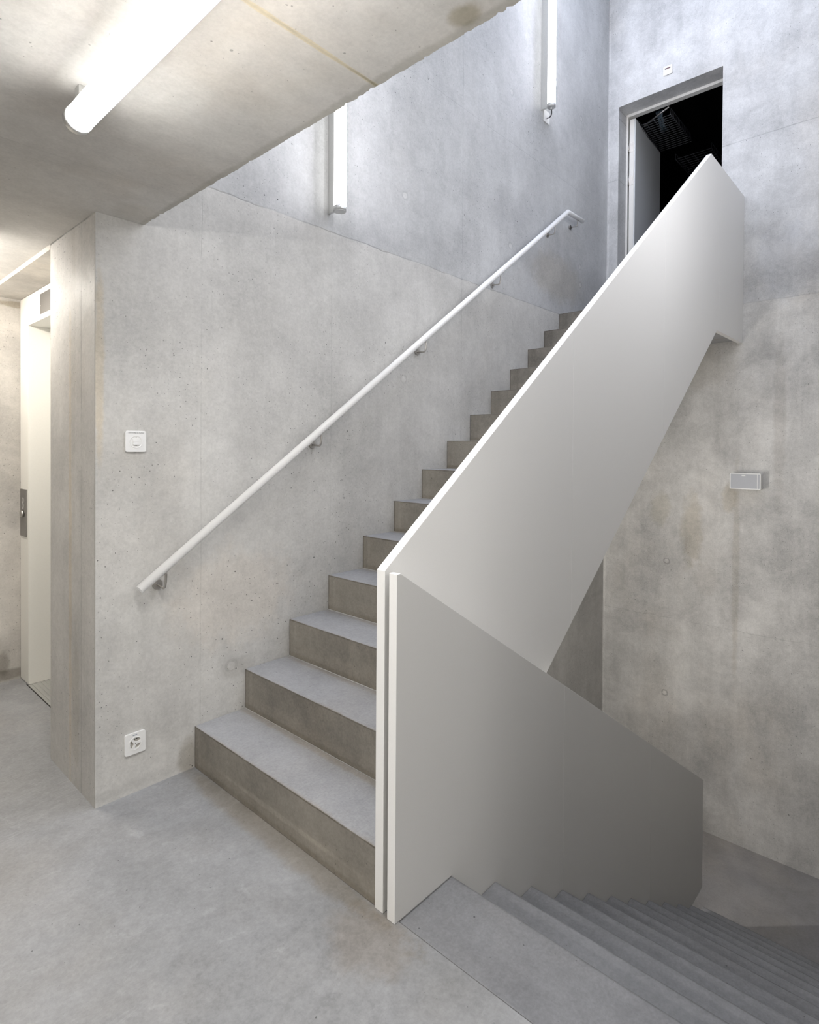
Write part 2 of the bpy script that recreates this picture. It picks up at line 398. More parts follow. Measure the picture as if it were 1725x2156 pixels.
def rrect(w, h, r, cx=0.0, cy=0.0, k=6):
    pts = []
    for sx, sy, a0 in ((1, 1, 0), (-1, 1, 90), (-1, -1, 180), (1, -1, 270)):
        for i in range(k + 1):
            a = math.radians(a0 + 90 * i / k)
            pts.append((cx + sx * (w / 2 - r) + r * math.cos(a), cy + sy * (h / 2 - r) + r * math.sin(a)))
    return pts

def circle(r, cx=0.0, cy=0.0, k=40):
    return [(cx + r * math.cos(2 * math.pi * i / k), cy + r * math.sin(2 * math.pi * i / k)) for i in range(k)]

def obj(name, bm, mat, parent=None, bevel=0.0, loc=None):
    bmesh.ops.recalc_face_normals(bm, faces=bm.faces[:])
    me = bpy.data.meshes.new(name)
    bm.to_mesh(me); bm.free()
    for mm in (mat if isinstance(mat, (list, tuple)) else [mat]):
        me.materials.append(mm)
    o = bpy.data.objects.new(name, me)
    C.objects.link(o)
    if parent is not None:
        o.parent = parent
    if bevel > 0:
        bv = o.modifiers.new('bevel', 'BEVEL')
        bv.width = bevel; bv.segments = 2; bv.limit_method = 'ANGLE'; bv.angle_limit = math.radians(40)
    return o

def tag(o, label, cat, group=None):
    o['label'] = label; o['category'] = cat
    if group: o['group'] = group
    return o

def thing(name, label, cat, loc=(0, 0, 0), group=None):
    o = bpy.data.objects.new(name, None); o.empty_display_size = 0.1
    C.objects.link(o); o.location = loc
    return tag(o, label, cat, group)

def struct(name, bm, mat, label=None, bevel=0.0, parent=None):
    o = obj(name, bm, mat, parent, bevel)
    if parent is None:
        o['kind'] = 'structure'
    if label: o['label'] = label
    return o

def boxobj(name, a, b, mat, parent=None, bevel=0.0):
    bm = bmesh.new(); add_box(bm, a, b)
    return obj(name, bm, mat, parent, bevel)

def local_thing(name, label, cat, origin, group=None):
    """thing whose parts are built in world coordinates and moved to its base"""
    return thing(name, label, cat, origin, group)

def adopt(root):
    """after building parts in world coordinates, keep them in place under a moved root"""
    inv = Matrix.Translation(root.location).inverted()
    for ch in root.children:
        ch.matrix_parent_inverse = inv

# ================================================================ SETTING
# left wall: thick wall along the upward flight, its end face beside the lift
bm = bmesh.new()
fs = add_box(bm, (XA, 0.0, -2.1), (XB + 0.25, YA2, ZT))
fs[0].material_index = 1
struct('wall_left', bm, [M['left'], M['pier']], 'tall bare concrete wall along the upward stairs with the white handrail', 0.0025)

# back wall with the opening of the upper door
YD0, YD1, ZD, ZLAND = -0.1118, -1.039, 4.8211, 14 * H
bm = bmesh.new()
for a, b in (((XB, YD0, -2.1), (XB + 0.25, -0.001, ZT)), ((XB, YR - 0.2, -2.1), (XB + 0.25, YD1, ZT)),
             ((XB, YD1, ZD), (XB + 0.25, YD0, ZT)), ((XB, YD1, -2.1), (XB + 0.25, YD0, ZLAND - 0.01))):
    add_box(bm, a, b)
struct('wall_back', bm, M['back'], 'stained concrete wall at the end of the stairs with the upper doorway')

bm = bmesh.new(); add_box(bm, (XJ, YR - 0.2, -2.1), (XB, YR, ZT))
struct('wall_right', bm, M['darkened_wall'])
bm = bmesh.new(); add_box(bm, (XJ, -5.0, -0.25), (XJ + 0.2, YR - 0.2, HC + 0.3))
struct('wall_hall_front', bm, M['wall'])
bm = bmesh.new(); add_box(bm, (-4.2, -5.0, -0.25), (-4.0, YLOB, HC + 0.3))
struct('wall_hall_rear', bm, M['wall'])
bm = bmesh.new(); add_box(bm, (-4.2, -5.2, -0.25), (XJ + 0.2, -5.0, HC + 0.3))
struct('wall_hall_right', bm, M['wall'])
bm = bmesh.new(); add_box(bm, (-4.2, YLOB, -0.25), (0.1, YLOB + 0.2, HC + 0.3))
struct('wall_lobby', bm, M['lobby'], 'stained concrete wall left of the lift')
bm = bmesh.new(); add_box(bm, (XE - 0.25, YR - 0.2, HC + 0.3), (XE - 0.05, -0.001, ZT))
struct('wall_stair_front', bm, M['wall'])
bm = bmesh.new(); add_box(bm, (XJ - 0.2, YR, ZL - 0.2), (XJ, -0.001, -0.25))
struct('wall_lower', bm, M['wall'])

# hall floor
bm = bmesh.new()
add_box(bm, (-4.0, -5.0, -0.25), (XJ - 0.0012, YLOB, 0.0))
add_box(bm, (XJ - 0.0012, YB1 + 0.0002, -0.25), (X0D, -0.002, -0.0003))
struct('floor', bm, M['floor'], 'cloudy grey concrete floor of the hall')
bm = bmesh.new(); add_box(bm, (XJ, YR, ZL - 0.2), (XB, -0.001, ZL))
struct('floor_lower', bm, M['low_floor'], 'dim concrete floor at the foot of the downward stairs')

# hall ceiling slab, its stair side edge broken and rough
bm = bmesh.new()
pts = [(-4.0, -5.0)]
yy = -5.0
edge = []
off = 0.0
while yy < -0.001:
    off = 0.6 * off + random.uniform(-0.0016, 0.0016)
    chip = random.uniform(-0.006, -0.002) if random.random() < 0.10 else 0.0
    edge.append((XE + off + chip, yy)); yy += random.uniform(0.005, 0.014)
edge.append((XE, -0.001))
poly = [(-4.0, -5.0)] + edge + [(XA, -0.001), (XA, YLOB), (-4.0, YLOB)]
k = len(poly)
lo = [bm.verts.new((p[0], p[1], HC)) for i, p in enumerate(poly)]
hi = [bm.verts.new((p[0] - 0.004 * (1 if 0 < i <= len(edge) else 0), p[1], HC + 0.3)) for i, p in enumerate(poly)]
# flat underside up to a line just inside the broken edge
inner = [bm.verts.new((XE - 0.03, p[1], HC)) for p in edge]
bm.faces.new([lo[0]] + inner + lo[len(edge) + 1:])
for i in range(len(edge) - 1):
    bm.faces.new((inner[i], lo[1 + i], lo[2 + i], inner[i + 1]))
bm.faces.new((lo[0], lo[1], inner[0])); bm.faces.new((inner[-1], lo[len(edge)], lo[len(edge) + 1]))
bm.faces.new(hi[::-1])
for i in range(k):
    bm.faces.new((lo[i], lo[(i + 1) % k], hi[(i + 1) % k], hi[i]))
bmesh.ops.triangulate(bm, faces=[f for f in bm.faces if len(f.verts) > 4])
struct('ceiling', bm, M['ceil'], 'low concrete ceiling with a ragged edge above the stairs')
# roof of the stair well with the smoke vent skylight in it
SX0, SX1, SY0, SY1 = 0.35, 3.85, -2.15, -0.30
bm = bmesh.new()
add_box(bm, (XE - 0.25, YR - 0.2, ZT), (SX0, YA2, ZT + 0.2)); add_box(bm, (SX1, YR - 0.2, ZT), (XB + 0.25, YA2, ZT + 0.2))
add_box(bm, (SX0, YR - 0.2, ZT), (SX1, SY0, ZT + 0.2)); add_box(bm, (SX0, SY1, ZT), (SX1, YA2, ZT + 0.2))
struct('ceiling_stair', bm, M['wall'])
win = bpy.data.objects.new('window_1', None); C.objects.link(win)
win['kind'] = 'structure'; win['label'] = 'frosted skylight over the stair well'
bm = bmesh.new()
add_box(bm, (SX0, SY0, ZT + 0.05), (SX1, SY0 + 0.05, ZT + 0.2)); add_box(bm, (SX0, SY1 - 0.05, ZT + 0.05), (SX1, SY1, ZT + 0.2))
add_box(bm, (SX0, SY0 + 0.05, ZT + 0.05), (SX0 + 0.05, SY1 - 0.05, ZT + 0.2)); add_box(bm, (SX1 - 0.05, SY0 + 0.05, ZT + 0.05), (SX1, SY1 - 0.05, ZT + 0.2))
obj('window_frame', bm, M['alu'], win)
bm = bmesh.new(); add_box(bm, (SX0 + 0.05, SY0 + 0.05, ZT + 0.10), (SX1 - 0.05, SY1 - 0.05, ZT + 0.12))
obj('pane', bm, M['skylight'], win)

# shallow concrete lintel over the lift recess
bm = bmesh.new(); add_box(bm, (XA, YA2 + 0.001, 2.364), (-0.05, YLOB - 0.001, HC + 0.3))
struct('trim_1', bm, M['lobby'], 'shallow concrete lintel above the lift door')

# ---------------------------------------------------------------- upper doorway with its open leaf and the dark room behind
door = bpy.data.objects.new('door_1', None); C.objects.link(door)
door.location = (XB + 0.2, (YD0 + YD1) / 2, ZLAND)
door['kind'] = 'structure'; door['label'] = 'open pale door at the top of the stairs leading into a dark room'
bm = bmesh.new()
xf0, xf1 = XB + 0.185, XB + 0.245
add_box(bm, (xf0, YD0 - 0.017, ZLAND), (xf1, YD0, ZD))
add_box(bm, (xf0, YD1, ZLAND), (xf1, YD1 + 0.017, ZD))
add_box(bm, (xf0, YD1 + 0.017, ZD - 0.026), (xf1, YD0 - 0.017, ZD))
obj('door_frame', bm, M['door_frame'], door, 0.002)
bm = bmesh.new()
ang = math.radians(3.8)
cdir, ndir = Vector((math.cos(ang), math.sin(ang), 0)), Vector((-math.sin(ang), math.cos(ang), 0))
hp = Vector((XB + 0.205, -0.196, 0))
def leafbox(bm, u0, u1, v0, v1, z0, z1):
    base = [hp + cdir * u + ndir * v for u in (u0, u1) for v in (v0, v1)]
    vs = [bm.verts.new((p.x, p.y, z)) for p in base for z in (z0, z1)]
    for q in ((0, 1, 3, 2), (4, 6, 7, 5), (0, 4, 5, 1), (2, 3, 7, 6), (0, 2, 6, 4), (1, 5, 7, 3)):
        bm.faces.new([vs[i] for i in q])
leafbox(bm, 0, 0.86, 0.0, 0.050, ZLAND + 0.008, ZD - 0.05)
leaf = obj('door_leaf', bm, M['leaf'], door, 0.002)
bm = bmesh.new()
leafbox(bm, -0.006, 0.0, 0.012, 0.056, ZLAND + 0.008, ZD - 0.052)
obj('door_edge', bm, M['door_frame'], door, 0.001)
for zc in (4.49, 4.16, 3.0):
    bm = bmesh.new()
    q = hp + cdir * (-0.012) + ndir * 0.062
    add_cyl(bm, (q.x, q.y, zc - 0.045), (q.x, q.y, zc + 0.045), 0.0065, seg=16)
    leafbox(bm, -0.0085, -0.006, 0.02, 0.062, zc - 0.045, zc + 0.045)
    obj('hinge', bm, M['steel'], leaf)
bm = bmesh.new()
add_tube(bm, [(XB + 0.26, -0.50, ZD - 0.03), (XB + 0.40, -0.21, ZD - 0.05)], 0.009, 10)
obj('closer_arm', bm, M['dark_steel'], door)
adopt(door)
inv = Matrix.Translation(door.location).inverted()

RX0, RX1 = XB + 0.25, 8.6
bm = bmesh.new()
add_box(bm, (RX0, -3.0, ZLAND - 0.2), (RX1, 1.2, ZLAND - 0.001))
add_box(bm, (RX0, -3.0, 5.35), (RX1, 1.2, 5.5))
add_box(bm, (RX1, -3.0, ZLAND), (RX1 + 0.1, 1.2, 5.35))
add_box(bm, (RX0, -3.1, ZLAND), (RX1, -3.0, 5.35))
add_box(bm, (RX0, 1.2, ZLAND), (RX1, 1.3, 5.35))
struct('wall_dark_room', bm, M['void'], 'unlit room behind the upper door, its darkness painted as black walls')

# ================================================================ STAIRS
YS = YA0 + 0.0006
up_st = thing('staircase', 'concrete flight rising along the left wall beside the white handrail', 'staircase', (0, YA0 / 2, 0))
for i in range(13):
    bm = bmesh.new()
    j = [random.uniform(-0.0015, 0.0015) for _ in range(2)]
    fs = add_box(bm, (i * R, YS, i * H + (0.0 if i == 0 else 0.0005)), ((i + 1) * R - 0.0004, -0.001, (i + 1) * H))
    fs[0].material_index = 1
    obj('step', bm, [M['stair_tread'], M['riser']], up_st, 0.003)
bm = bmesh.new()
fs = add_box(bm, (13 * R, YS, 2.405), (XB - 0.002, -0.002, ZLAND))
fs[0].material_index = 1
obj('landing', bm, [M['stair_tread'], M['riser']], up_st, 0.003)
bm = bmesh.new()
add_prism(bm, [(XJ, -0.001), (R, -0.001), (R, H), (13 * R, 13 * H), (13 * R, 2.405), (13 * R - 0.02, 2.405 - 0.13), (0.30, 0.0), (0.30, -0.2), (XJ, -0.2)][1:6] + [(0.45, 0.075), (0.30, -0.04)], 'y', YS, -0.001)
obj('waist_slab', bm, M['wall'], up_st)
adopt(up_st)

dn = thing('staircase', 'concrete flight going down on the right behind the lower white balustrade', 'staircase', (X0D, (YB1 + YR) / 2, 0))
bm = bmesh.new(); fs = add_box(bm, (XJ + 0.0012, YR + 0.001, -0.25), (X0D, YB1 - 0.0006, 0.0))
fs[1].material_index = 1
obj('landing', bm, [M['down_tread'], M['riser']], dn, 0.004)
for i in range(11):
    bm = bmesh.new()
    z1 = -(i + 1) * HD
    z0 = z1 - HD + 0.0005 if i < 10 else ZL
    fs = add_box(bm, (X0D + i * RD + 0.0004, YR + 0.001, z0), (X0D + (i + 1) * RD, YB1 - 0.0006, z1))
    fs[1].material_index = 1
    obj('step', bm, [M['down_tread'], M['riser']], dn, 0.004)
bm = bmesh.new()
add_prism(bm, [(X0D + 0.06, -2 * HD), (X0D + RD, -2 * HD), (X0D + 10 * RD, -11 * HD), (X0D + 10 * RD, ZL + 0.001), (X0D + 9 * RD, ZL + 0.001), (X0D + 0.06, -2 * HD - 0.2)], 'y', YR + 0.001, YB1 - 0.0006)
obj('waist_slab', bm, M['wall'], dn)
adopt(dn)

# ================================================================ BALUSTRADES of off-white sheet
def sheets(root, top, bot, cuts, y0, y1, paint):
    def val(pl, x, side):
        for (xa, za), (xb, zb) in zip(pl, pl[1:]):
            if xa <= x <= xb and xb > xa: return za + (zb - za) * (x - xa) / (xb - xa)
        return pl[-1][1]
    for c0, c1 in zip(cuts, cuts[1:]):
        a = c0 + (0.0004 if c0 != cuts[0] else 0.0); b = c1 - (0.0004 if c1 != cuts[-1] else 0.0)
        tp = [(a, val(top, a, 0))] + [p for p in top if a + 1e-4 < p[0] < b - 1e-4] + [(b, val(top, b, 0))]
        bt = [(a, val(bot, a, 0))] + [p for p in bot if a + 1e-4 < p[0] < b - 1e-4] + [(b, val(bot, b, 0))]
        bm = bmesh.new()
        add_prism(bm, bt + tp[::-1], 'y', y0, y1)
        bm.normal_update()
        for f in bm.faces:
            if abs(f.normal.y) < 0.5: f.material_index = 1
        obj('panel', bm, [paint, M['panel_edge']], root, 0.0013)

ba = thing('balustrade', 'tall off-white sheet balustrade rising with the upward flight', 'balustrade', (XPA, (YA0 + YA1) / 2, 0))
sheets(ba, [(XPA, 1.0753), (3.3628, 3.6346), (XB - 0.001, 3.6346)],
       [(XPA, 0.0008), (0.376, 0.0008), (3.5600, 2.3722), (XB - 0.001, 2.3815)], [XPA, 1.2346, 2.4316, 3.6075, XB - 0.001], YA1, YA0, M['panel'])
adopt(ba)
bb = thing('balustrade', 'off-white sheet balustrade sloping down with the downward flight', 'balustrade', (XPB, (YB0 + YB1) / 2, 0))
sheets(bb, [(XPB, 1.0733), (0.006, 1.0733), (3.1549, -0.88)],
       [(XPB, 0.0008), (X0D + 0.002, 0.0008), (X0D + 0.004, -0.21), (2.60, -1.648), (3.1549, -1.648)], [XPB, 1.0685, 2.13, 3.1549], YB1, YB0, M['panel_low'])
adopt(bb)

# ================================================================ HANDRAIL
hr = thing('handrail', 'white round handrail on steel brackets along the left wall', 'handrail', (-0.2774, -0.075, 0.0))
YH = -0.075
bm = bmesh.new()
add_tube(bm, [(-0.2774, YH, 0.8699), (3.363, YH, 3.5155), (3.650, YH, 3.520)], 0.0195, 24)
obj('rail_tube', bm, M['rail'], hr)
for xr, zr in ((-0.1717, 0.8634), (0.6605, 1.4741), (1.499, 2.0763), (2.3333, 2.6812), (3.143, 3.2742), (3.5488, 3.458)):
    xt = xr + 0.004
    zt = (0.8699 + (3.5155 - 0.8699) / (3.363 + 0.2774) * (xt + 0.2774) if xr < 3.36 else 3.5185) - (0.021 if xr < 3.36 else 0.0185)
    if xr > 3.3: zr = zt - 0.045
    bm = bmesh.new()
    path = [(xr, -0.001, zr)] + [tuple(p) for p in bez((xr, -0.045, zr - 0.006), (xr + 0.001, YH + 0.004, zr - 0.010), (xr + 0.002, YH, zr - 0.002), (xt, YH, zt - 0.012), 10)] + [(xt, YH, zt)]
    add_tube(bm, path, 0.0052, 12)
    br = obj('bracket', bm, M['steel'], hr)
    bm = bmesh.new(); add_cyl(bm, (xr, -0.0005, zr), (xr, -0.007, zr), 0.0225, 0.021, 28)
    obj('rosette', bm, M['dark_steel'] if xr > 3.3 else M['steel'], br)
    bm = bmesh.new()
    sl = 0.7267 if xr < 3.36 else 0.0
    add_tube(bm, [(xt - 0.018, YH, zt - 0.018 * sl - 0.001), (xt + 0.018, YH, zt + 0.018 * sl - 0.001)], 0.0045, 8)
    obj('saddle', bm, M['steel'], br)
adopt(hr)

# ================================================================ TUBE LAMPS
TR = 0.034
def tube_lamp(label, p0, p1, surf, mat, origin, cable=None, rail=True, ARC=62.0):
    """p0 the end in view, p1 the far end, surf the direction to the surface it hangs on"""
    p0, p1, n = Vector(p0), Vector(p1), Vector(surf[0])
    d = (p1 - p0).normalized()
    L = thing('tube_lamp', label, 'lamp', origin, 'round tube lamps in the stairwell')
    w0 = d.cross(n).normalized()
    for nm, a0, a1, mt in (('diffuser', -ARC, ARC, mat), ('housing', ARC, 360 - ARC, M['tube_back'])):
        bm = bmesh.new()
        k_ = max(8, int((a1 - a0) / 6))
        ra, rb = [], []
        for i in range(k_ + 1):
            an = math.radians(a0 + (a1 - a0) * i / k_)
            o_ = (-n * math.cos(an) + w0 * math.sin(an)) * (TR - 0.001)
            ra.append(bm.verts.new(p0 + d * 0.026 + o_)); rb.append(bm.verts.new(p1 - d * 0.026 + o_))
        for i in range(k_):
            f = bm.faces.new((ra[i], ra[i + 1], rb[i + 1], rb[i])); f.smooth = True
        obj(nm, bm, mt, L)
    for a, b in ((p0, p0 + d * 0.026), (p1, p1 - d * 0.026)):
        bm = bmesh.new()
        dd = (b - a).normalized()
        add_cyl(bm, a + dd * 0.003, b, TR + 0.0005, seg=48)
        add_cyl(bm, a, a + dd * 0.003, TR - 0.003, TR + 0.0005, seg=48)
        obj('end_cap', bm, M['alu'], L)
    # carrier between tube and concrete: a continuous profile on the walls, short brackets on the ceiling
    w = d.cross(n).normalized()
    Lg = (p1 - p0).length
    spans = [(0.012, Lg - 0.03)] if rail else [(0.034, 0.064), (Lg / 2 - 0.015, Lg / 2 + 0.015), (Lg - 0.064, Lg - 0.034)]
    for t0, t1 in spans:
        bm = bmesh.new()
        vs = []
        hw = 0.008 if rail else 0.014
        for e in (p0 + d * t0, p0 + d * t1):
            for sgn in (-hw, hw):
                for h in (TR - 0.006, surf[1] - 0.0005):
                    vs.append(bm.verts.new(e + w * sgn + n * h))
        for q in ((0, 1, 3, 2), (4, 6, 7, 5), (0, 4, 5, 1), (2, 3, 7, 6), (0, 2, 6, 4), (1, 5, 7, 3)):
            bm.faces.new([vs[i] for i in q])
        obj('carrier' if rail else 'bracket', bm, M['alu'], L)
    if cable:
        bm = bmesh.new(); add_tube(bm, bez(*cable, 18), 0.0042, 10); obj('cable', bm, M['black'], L)
        bm = bmesh.new(); c0 = Vector(cable[0]); add_cyl(bm, c0 + Vector((0, 0, 0.016)), c0 - Vector((0, 0, 0.006)), 0.009, 0.007, 20)
        obj('cable_gland', bm, M['alu'], L)
    adopt(L)
    return L

ZLMP, XLMP = HC - 0.068, -0.737
tube_lamp('glowing round tube lamp hanging under the hall ceiling', (XLMP, -0.775, ZLMP), (XLMP, -2.30, ZLMP), ((0, 0, 1), HC - ZLMP), M['hall_tube'], (XLMP, -1.5, HC), rail=False, ARC=70.0)
tube_lamp('glowing round tube lamp under the ceiling in front of the lift', (XLMP, 0.56, ZLMP), (XLMP, 1.70, ZLMP), ((0, 0, 1), HC - ZLMP), M['lobby_tube'], (XLMP, 1.1, HC), rail=False, ARC=70.0)
tube_lamp('unseen round tube lamp added as fill light under the hall ceiling at the back of the hall', (-2.9, -0.775, ZLMP), (-2.9, -2.30, ZLMP), ((0, 0, 1), HC - ZLMP), M['hall_fill_tube'], (-2.9, -1.5, HC), rail=False, ARC=70.0)
tube_lamp('unseen round tube lamp added as fill light under the hall ceiling at the right end of the hall', (XLMP, -3.2, ZLMP), (XLMP, -4.7, ZLMP), ((0, 0, 1), HC - ZLMP), M['hall_fill_tube'], (XLMP, -4.0, HC), rail=False, ARC=70.0)
tube_lamp('glowing upright tube lamp on the left wall, cut off by the ceiling edge', (0.768, -0.092, 2.722), (0.768, -0.092, 4.25), ((0, 1, 0), 0.092), M['wall_tube'], (0.768, 0, 2.72))
tube_lamp('glowing upright tube lamp high on the left wall above the handrail end', (3.03, -0.092, 4.262), (3.03, -0.092, 5.80), ((0, 1, 0), 0.092), M['upper_tube'], (3.03, 0, 4.26),
          cable=((3.03, -0.092, 4.252), (3.03, -0.105, 4.20), (3.055, -0.07, 4.195), (3.112, -0.007, 4.243)))

tube_lamp('glowing upright tube lamp on the left wall underneath the upward flight', (2.05, -0.092, 0.0), (2.05, -0.092, 1.18), ((0, 1, 0), 0.092), M['lower_tube'], (2.05, 0, 0.0))

tube_lamp('unseen upright tube lamp added as fill light on the right stair wall opposite the lower handrail end', (0.75, YR + 0.092, 2.6), (0.75, YR + 0.092, 4.1), ((0, -1, 0), 0.092), M['opposite_fill_tube'], (0.75, YR, 2.6))
tube_lamp('unseen upright tube lamp added as fill light on the right stair wall opposite the middle of the handrail', (2.2, YR + 0.092, 2.7), (2.2, YR + 0.092, 4.2), ((0, -1, 0), 0.092), M['opposite_fill_tube'], (2.2, YR, 2.7))
tube_lamp('unseen upright tube lamp added as fill light on the right stair wall opposite the upper landing', (3.2, YR + 0.092, 4.0), (3.2, YR + 0.092, 5.5), ((0, -1, 0), 0.092), M['opposite_high_fill_tube'], (3.2, YR, 4.0))

# blank plate the upper lamp's cable comes from
bm = bmesh.new(); add_prism(bm, rrect(0.094, 0.098, 0.006, 3.109, 4.2515), 'y', -0.0075, -0.0005)
tag(obj('cable_outlet_plate', bm, M['white'], None, 0.0015), 'square white outlet plate below the upper wall lamp', 'outlet plate')

# ================================================================ SMOKE VENT SWITCH
sx, sz = -0.2659, 1.4775
sw = thing('smoke_vent_switch', 'square white switch marked EXUTOIRE DE FUMEE on the left wall', 'switch', (sx, 0, sz))
bm = bmesh.new(); add_prism(bm, rrect(0.0855, 0.0885, 0.009, sx, sz), 'y', -0.011, -0.0005)
obj('cover_plate', bm, M['white'], sw, 0.0022)
bm = bmesh.new()
cz_ = sz - 0.0015
for (ro, ri, ya, yb) in ((0.0255, 0.0225, -0.0135, -0.011),):
    a = circle(ro, sx, cz_, 48); b = circle(ri, sx, cz_, 48)
    va = [bm.verts.new((p[0], ya, p[1])) for p in a]; vb = [bm.verts.new((p[0], ya + 0.001, p[1])) for p in b]
    vc = [bm.verts.new((p[0], yb, p[1])) for p in a]; vd = [bm.verts.new((p[0], yb, p[1])) for p in b]
    for i in range(48):
        q = (i + 1) % 48
        bm.faces.new((va[i], va[q], vb[q], vb[i])); bm.faces.new((va[i], vc[i], vc[q], va[q])); bm.faces.new((vb[i], vb[q], vd[q], vd[i]))
obj('ring', bm, M['white'], sw)
bm = bmesh.new()
add_prism(bm, rrect(0.027, 0.0125, 0.002, sx, cz_ + 0.0066), 'y', -0.0140, -0.0105)
add_prism(bm, rrect(0.027, 0.0125, 0.002, sx, cz_ - 0.0066), 'y', -0.0175, -0.0105)
obj('rocker', bm, M['white'], sw, 0.0008)
for dz in (0.0175, -0.0155):
    bm = bmesh.new(); add_cyl(bm, (sx, -0.0118, cz_ + dz), (sx, -0.0112, cz_ + dz), 0.0018, seg=14)
    obj('screw', bm, M['ink'], sw)
bm = bmesh.new(); add_box(bm, (sx - 0.0065, -0.0112, sz - 0.0446), (sx + 0.001, -0.004, sz - 0.0442))
obj('notch', bm, M['hole'], sw)
def text_mesh(s, size):
    cu = bpy.data.curves.new('lettering', 'FONT'); cu.body = s; cu.size = size; cu.extrude = 0.0001
    cu.align_x = 'CENTER'; cu.align_y = 'CENTER'
    t = bpy.data.objects.new('lettering', cu); C.objects.link(t)
    dg = bpy.context.evaluated_depsgraph_get()
    me = bpy.data.meshes.new_from_object(t.evaluated_get(dg))
    bpy.data.objects.remove(t)
    return me
me = text_mesh('EXUTOIRE DE FUMEE', 0.0066)
me.materials.clear(); me.materials.append(M['ink'])
t = bpy.data.objects.new('lettering', me); C.objects.link(t)
t.parent = sw
t.matrix_local = Matrix.Translation((0, -0.0114, 0.0355)) @ Matrix.Rotation(math.pi / 2, 4, 'X')
for ch in sw.children:
    if ch is not t: ch.matrix_parent_inverse = Matrix.Translation(sw.location).inverted()

# ================================================================ TRIPLE SOCKET
sx, sz = -0.2663, 0.2117
so = thing('wall_socket', 'square white triple power socket low on the left wall', 'socket', (sx, 0, sz))
bm = bmesh.new()
outer = rrect(0.0855, 0.0885, 0.009, sx, sz, 11); inn = [(sx + 0.0265 * math.cos(a), sz + 0.0265 * math.sin(a)) for a in [math.atan2(p[1] - sz, p[0] - sx) for p in outer]]
def ringface(o_, i_, yo, yi):
    vo = [bm.verts.new((p[0], yo, p[1])) for p in o_]; vi = [bm.verts.new((p[0], yi, p[1])) for p in i_]
    for i in range(len(o_)):
        q = (i + 1) % len(o_); bm.faces.new((vo[i], vo[q], vi[q], vi[i]))
ringface(outer, inn, -0.0095, -0.0095)
ringface(outer, outer, -0.0095, -0.0005)
ringface(inn, inn, -0.0095, -0.0005)
bmesh.ops.remove_doubles(bm, verts=bm.verts[:], dist=1e-6)
obj('cover_plate', bm, M['white'], so, 0.0018)
bm = bmesh.new()
a = circle(0.0278, sx, sz, 56); b = circle(0.0245, sx, sz, 56)
ringface(a, b, -0.0112, -0.0112); ringface(a, a, -0.0112, -0.0094); ringface(b, b, -0.0112, -0.002)
obj('ring', bm, M['white'], so)
bm = bmesh.new(); add_prism(bm, circle(0.0264, sx, sz, 48), 'y', -0.0028, -0.0006)
obj('insert', bm, M['socket_well'], so)
bm = bmesh.new()
add_prism(bm, circle(0.0082, sx, sz, 24), 'y', -0.0106, -0.003)
for ad in (5, 128, 248):
    a = math.radians(ad); u = Vector((math.cos(a), math.sin(a))); v = Vector((-u.y, u.x))
    q = [(u * s + v * w_) for s, w_ in ((0.003, -0.0042), (0.0255, -0.0055), (0.0255, 0.0055), (0.003, 0.0042))]
    add_prism(bm, [(sx + p.x, sz + p.y) for p in q], 'y', -0.0105, -0.003)
obj('divider', bm, M['white'], so, 0.0006)
bm = bmesh.new(); add_cyl(bm, (sx, -0.0105, sz), (sx, -0.0109, sz), 0.0022, seg=14)
obj('screw', bm, M['dark_steel'], so)
for px_, pz_ in ((-0.0005, 0.0150), (0.0080, 0.0150), (-0.0165, 0.0035), (-0.0180, -0.0050)):
    bm = bmesh.new(); add_cyl(bm, (sx + px_, -0.0028, sz + pz_), (sx + px_, -0.0033, sz + pz_), 0.0022, seg=14)
    obj('pin_hole', bm, M['hole'], so)
bm = bmesh.new(); add_box(bm, (sx - 0.011, -0.0099, sz + 0.0335), (sx + 0.007, -0.0095, sz + 0.0372))
obj('print', bm, M['blueprint'], so)
adopt(so)

# ================================================================ DISPLAY PLATE above the upper door
sy, sz = -0.574, 4.981
dp = thing('display_plate', 'small white plate with a dark red window above the upper doorway', 'display', (XB, sy, sz))
bm = bmesh.new(); add_prism(bm, rrect(0.083, 0.080, 0.008, sy, sz), 'x', XB - 0.011, XB - 0.0005)
obj('cover_plate', bm, M['white'], dp, 0.002)
bm = bmesh.new(); add_box(bm, (XB - 0.0118, sy - 0.024, sz + 0.010), (XB - 0.0108, sy + 0.026, sz + 0.023))
obj('window', bm, M['hole'], dp)
bm = bmesh.new(); add_box(bm, (XB - 0.0122, sy - 0.017, sz + 0.0115), (XB - 0.0117, sy + 0.021, sz + 0.0185))
obj('digits', bm, M['red'], dp)
bm = bmesh.new(); add_box(bm, (XB - 0.0105, sy - 0.006, sz - 0.0408), (XB - 0.003, sy + 0.004, sz - 0.0396))
obj('notch', bm, M['hole'], dp)
adopt(dp)

# ================================================================ WALL SPEAKER
y0s, y1s, z0s, z1s = -1.386, -1.154, 1.133, 1.268
xs = XB - 0.078
sp = thing('wall_speaker', 'flat white wall box with a grey front right of the tall balustrade', 'speaker', (XB, -1.27, 1.2))
bm = bmesh.new(); add_prism(bm, rrect(y1s - y0s, z1s - z0s, 0.008, (y0s + y1s) / 2, (z0s + z1s) / 2), 'x', xs + 0.002, XB - 0.0005)
obj('housing', bm, M['white'], sp, 0.003)
bm = bmesh.new()
o_ = rrect(y1s - y0s, z1s - z0s, 0.008, (y0s + y1s) / 2, (z0s + z1s) / 2); 
i_ = rrect(y1s - y0s - 0.014, z1s - z0s - 0.014, 0.004, (y0s + y1s) / 2, (z0s + z1s) / 2)
va = [bm.verts.new((xs - 0.003, p[0], p[1])) for p in o_]; vb = [bm.verts.new((xs - 0.003, p[0], p[1])) for p in i_]
